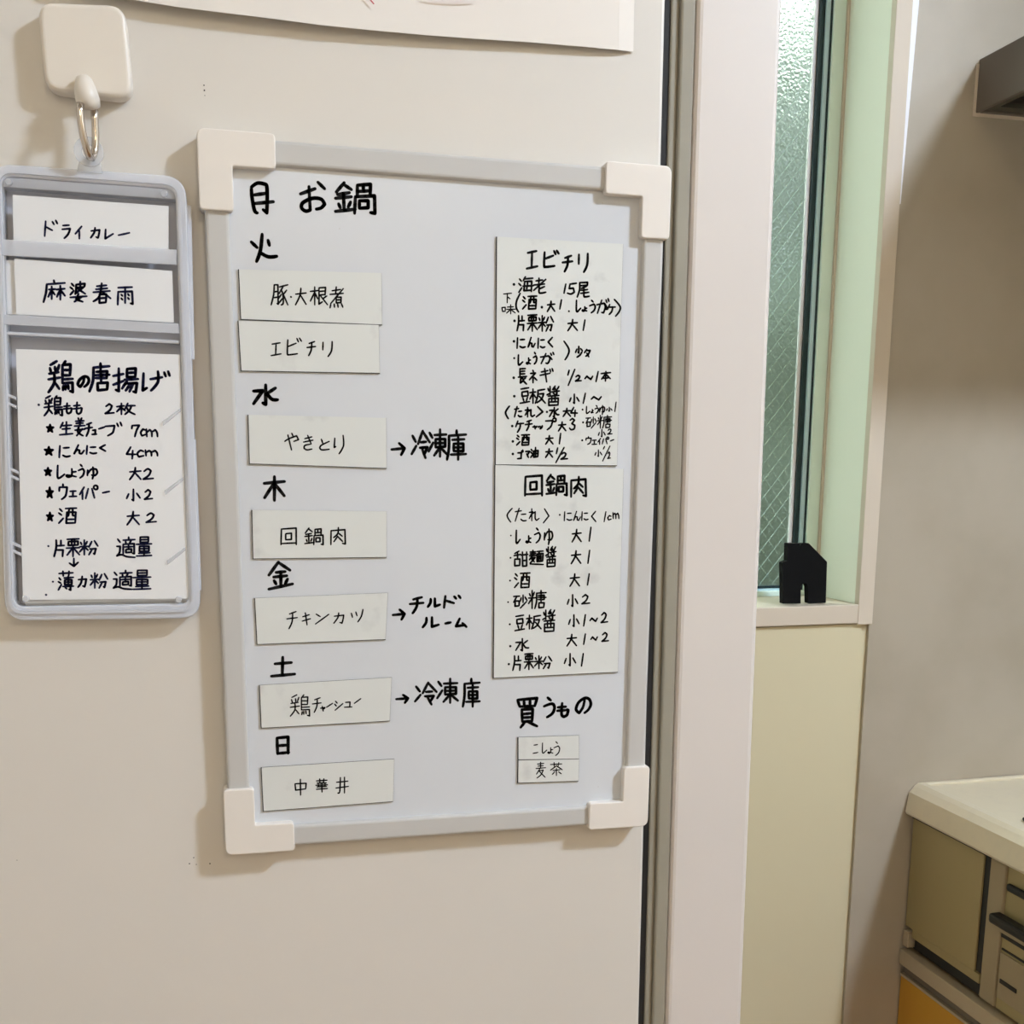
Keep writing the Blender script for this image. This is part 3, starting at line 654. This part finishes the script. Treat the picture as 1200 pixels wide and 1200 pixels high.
# ------------------------------------------------------------------ paper sheet above
LO = [(60,-12),(100,-7),(150,2),(205,11),(260,18),(320,25),(380,32.5),(440,38),(500,43),(560,47),(620,50.5),(680,55),(725,58.5),(744,59)]
bm = bmesh.new(); rows = []
N = len(LO); NR = 10
Pb = [at(x, y, -.004) for x, y in LO]
x_right = Pb[-1].x
for j in range(NR+1):
    t = j/NR; row = []
    for i, p in enumerate(Pb):
        s = i/(N-1)
        lift = .0012 + (.0060 + .0012*math.sin(6*s))*(1-t)*(1 - s**9)
        row.append((p.x - .004*t*(1-s), -lift, p.z + (.26 - .02*s*0)*t*1.0 + .0*s))
    rows.append(row)
vf = [[bm.verts.new(p) for p in row] for row in rows]; vb = [[bm.verts.new((p[0], p[1]+.0003, p[2])) for p in row] for row in rows]
for j in range(NR):
    for i in range(N-1):
        bm.faces.new((vf[j][i], vf[j][i+1], vf[j+1][i+1], vf[j+1][i])); bm.faces.new((vb[j][i], vb[j+1][i], vb[j+1][i+1], vb[j][i+1]))
for i in range(N-1): bm.faces.new((vf[0][i], vb[0][i], vb[0][i+1], vf[0][i+1])); bm.faces.new((vf[NR][i], vf[NR][i+1], vb[NR][i+1], vb[NR][i]))
for j in range(NR):
    bm.faces.new((vf[j][0], vf[j+1][0], vb[j+1][0], vb[j][0])); bm.faces.new((vf[j][-1], vb[j][-1], vb[j+1][-1], vf[j+1][-1]))
ps = empty('paper_sheet', (.1, -.002, at(400,35,0).z), 'large white drawing sheet with a faint red mark, above the whiteboard', 'paper')
link('sheet', bm, M['paper'], ps)
for Pq in ([(429,-6),(438,4.5)], [(500,-3.5),(530,-1),(560,-2)]):
    bm = bmesh.new(); pts = [at(x, y, -.0088) for x, y in Pq]; stroke(bm, [Vector((p.x, p.z)) for p in pts], .00045, -.0089)
    link('red_mark', bm, M['red'], ps)
for (x, z) in ((.0, ZC+.50), (.24, ZC+.49)):
    bm = bmesh.new(); disc(bm, (x, z), .013, -.009, -.0018, 20)
    tag(link('round_magnet', bm, M['cap'], origin=(x, -.0018, z), bevel=.002), 'round white magnet pinning the %s top corner of the drawing sheet' % ('left' if x < .1 else 'right'), 'magnet', 'round magnets pinning the drawing sheet')

# ------------------------------------------------------------------ black house ornament on the sill
YO = YW+.012
Hs = pix([(917.5,707.5),(917,659),(922.5,657),(923,636.5),(937,636.5),(937.5,641.5),(940.5,636.5),(948,636.5),(969.5,658.5),(968,706.5),(947,707),(946.5,688),(944.5,684),(941,683.5),(938.8,687),(938.5,707.3)], YO)
zb = min(z for x, z in Hs); Hs = [(x, max(z, ZS+.0002) if z < ZS+.006 else z) for x, z in Hs]
bm = bmesh.new(); prism(bm, Hs, YO, YO+.011)
tag(link('house_ornament', bm, M['ornament'], origin=(Hs[0][0]+.03, YO+.005, ZS), bevel=.0008), 'black house-shaped ornament with chimney and doorway notch on the window sill', 'ornament')

# ------------------------------------------------------------------ range hood
HX, HZ0, HZ1 = .9862, ZC+.4602, ZC+.5258
HY0 = YW-.62
rh = empty('range_hood', (1.3, YW-.3, HZ0), 'dark brown range hood with black filters projecting over the counter', 'range hood')
bm = bmesh.new()
t = .006
box(bm, (HX, HY0, HZ0), (HX+t, YW-.001, HZ1)); box(bm, (XR-t, HY0, HZ0), (XR-.001, YW-.001, HZ1))
box(bm, (HX+t, HY0, HZ0), (XR-t, HY0+t, HZ1)); box(bm, (HX+t, YW-.001-t, HZ0), (XR-t, YW-.001, HZ1))
box(bm, (HX+t, HY0+t, HZ1-.006), (XR-t, YW-.001-t, HZ1))
link('hood_shell', bm, M['hood'], rh, bevel=.0012)
bm = bmesh.new()
box(bm, (HX+t, HY0+t, HZ0+.001), (HX+.016, YW-.013, HZ0+.006)); box(bm, (XR-.016, HY0+t, HZ0+.001), (XR-t, YW-.013, HZ0+.006))
box(bm, (HX+.016, YW-.030, HZ0+.001), (XR-.016, YW-.013, HZ0+.006)); box(bm, (HX+.016, HY0+t, HZ0+.001), (XR-.016, HY0+.03, HZ0+.006))
link('hood_rim', bm, M['hoodrim'], rh)
link('filter_plate', B(((HX+.010, HY0+.012, HZ0+.02), (XR-.010, YW-.012, HZ0+.024))), M['filt'], rh)
for k in range(17):
    y = HY0+.06+k*.0325
    if y < YW-.045: link('filter_slat', B(((HX+.03, y, HZ0+.008), (XR-.03, y+.010, HZ0+.018))), M['filt'], rh)
link('hood_duct', B(((HX+.30, YW-.42, HZ1), (XR-.001, YW-.001, ZT-.001))), M['hood'], rh)
link('wall_flange', B(((HX-.0035, YW-.0025, HZ0-.004), (XR-.002, YW-.0005, HZ1-.006))), M['casing'], rh)

# ------------------------------------------------------------------ counter and cabinet
CX = .9585; CT, CB = ZC-.468, ZC-.512
ct = empty('countertop', (1.3, YW-.9, CB), 'cream solid countertop with rounded front edge, running toward the camera', 'countertop')
YC0 = -1.7
bm = bmesh.new()
prof = [(CX+.002, CB), (CX, CB+.004), (CX+.004, CT-.010), (CX+.012, CT-.001), (CX+.018, CT+.0035), (CX+.028, CT+.0035), (CX+.036, CT), (XR-.002, CT), (XR-.002, CB)]
a = [bm.verts.new((x, YW-.001, z)) for x, z in prof]; b = [bm.verts.new((x, YC0, z)) for x, z in prof]
bm.faces.new(a); bm.faces.new(b[::-1])
for i in range(len(prof)): j = (i+1) % len(prof); bm.faces.new((a[i], a[j], b[j], b[i]))
link('worktop', bm, M['counter'], ct, bevel=.001)
link('back_upstand', B(((CX+.02, YW-.010, CT-.001), (XR-.002, YW-.001, CT+.004))), M['counter'], ct, bevel=.002)
# gas hob: glass plate, burner and grate near the wall
hb_ = empty('gas_hob', (1.28, YW-.45, CT), 'black gas hob set into the cream countertop at the right edge', 'hob')
hz = CT+.0005
link('hob_plate', B(((CX+.051, YW-.78, CT+.0003), (CX+.56, YW-.187, hz+.006))), M['slot'], hb_, bevel=.003)
for bx_, by_ in ((CX+.19, YW-.36), (CX+.19, YW-.62)):
    bm = bmesh.new(); bmesh.ops.create_cone(bm, cap_ends=True, segments=24, radius1=.045, radius2=.04, depth=.02)
    bmesh.ops.translate(bm, vec=(bx_, by_, hz+.016), verts=bm.verts); link('burner', bm, M['filt'], hb_, bevel=.002)
    bm = bmesh.new()
    for k in range(6):
        a_ = k*math.pi/3; ca, sa = math.cos(a_), math.sin(a_)
        tube(bm, [(bx_+.105*ca, by_+.105*sa, hz+.006), (bx_+.105*ca, by_+.105*sa, hz+.035), (bx_+.04*ca, by_+.04*sa, hz+.038)], .004, 6)
    link('pan_grate', bm, M['slot'], hb_)
# drawer cabinet below
FX = .972                                   # front plane of the cabinet, facing the aisle
kc = empty('kitchen_cabinet', (1.3, YW-.25, 0), 'base cabinet with bronze metal filler panel and yellow wood door below the counter', 'cabinet')
zt = CB-.0005
link('carcass', B(((FX+.018, YC0+.02, .08), (XR-.002, YW-.001, zt))), M['slot'], kc)
link('plinth', B(((FX+.06, YC0+.02, 0), (XR-.05, YW-.002, .08))), M['slot'], kc)
def R(z): return ZC+z
link('filler_panel', B(((FX, YW-.1675, R(-.690)), (FX+.016, YW-.003, R(-.519)))), M['steel'], kc, bevel=.0012)
link('gap_shade', B(((FX+.003, YW-.1793, R(-.688)), (FX+.016, YW-.1677, R(-.519)))), M['slot'], kc)  # black box painting the shade inside the gap beside the panel
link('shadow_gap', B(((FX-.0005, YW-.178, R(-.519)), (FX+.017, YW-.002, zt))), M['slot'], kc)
link('end_cap', B(((FX-.002, YW-.016, R(-.722)), (FX+.014, YW-.002, R(-.697)))), M['railm'], kc, bevel=.001)
link('recess_slot', B(((FX+.006, YW-.178, R(-.722)), (FX+.017, YW-.022, R(-.703)))), M['slot'], kc)
link('panel_foot', B(((FX+.001, YW-.178, R(-.703)), (FX+.016, YW-.020, R(-.690)))), M['steel'], kc)
link('handle_rail', B(((FX-.006, YC0+.02, R(-.752)), (FX+.016, YW-.002, R(-.728)))), M['railm'], kc, bevel=.0015)
link('finger_groove', B(((FX+.002, YC0+.02, R(-.766)), (FX+.017, YW-.004, R(-.752)))), M['railg'], kc)
link('door_edge_trim', B(((FX-.002, YC0+.02, R(-.772)), (FX+.016, YW-.002, R(-.768)))), M['railm'], kc)
for k in range(4):
    y1 = YW-.003-k*.5; y0 = y1-.495
    link('cabinet_door', B(((FX-.001, y0, .10), (FX+.016, y1, R(-.773)))), M['yellow'], kc, bevel=.001)
for k in range(3):
    y1 = YW-.83-k*.5; link('drawer_front', B(((FX, max(y1-.49, YC0+.02), R(-.722)), (FX+.016, y1, R(-.519)))), M['steel'], kc, bevel=.0012)
# grill unit
go = empty('grill_unit', (1.2, YW-.5, R(-.72)), 'bronze metal gas grill front with dark knobs at the right edge of the picture', 'grill')
gy1 = YW-.1795; gy0 = YW-.80
link('frame_side', B(((FX+.001, gy1-.032, R(-.722)), (FX+.017, gy1, R(-.518)))), M['steeld'], go, bevel=.003)
link('frame_side', B(((FX+.001, gy0, R(-.722)), (FX+.017, gy0+.03, R(-.518)))), M['steeld'], go, bevel=.003)
link('grill_front', B(((FX+.005, gy0+.03, R(-.722)), (FX+.017, gy1-.032, R(-.518)))), M['steel'], go)
def slab(name, y0, y1, z0, z1, x0, x1, m, bev=.0015): return link(name, B(((FX+x0, YW-y1, R(z1)), (FX+x1, YW-y0, R(z0)))), M[m], go, bevel=bev)
slab('control_slot', .216, .36, -.541, -.552, -.001, .006, 'slot', .004)
slab('grill_handle', .203, .52, -.586, -.600, -.014, .005, 'slot', .004)
slab('handle_lip', .208, .52, -.600, -.607, -.008, .005, 'steeld', .001)
slab('grill_slot', .212, .50, -.613, -.619, .002, .0055, 'slot', .001)
slab('battery_cover', .214, .34, -.640, -.705, .002, .0055, 'steeld', .001)
slab('cover_notch', .219, .252, -.676, -.682, .0008, .0025, 'slot', .0005)
slab('lower_trim', .214, .79, -.634, -.637, .0035, .0055, 'slot', .0005)
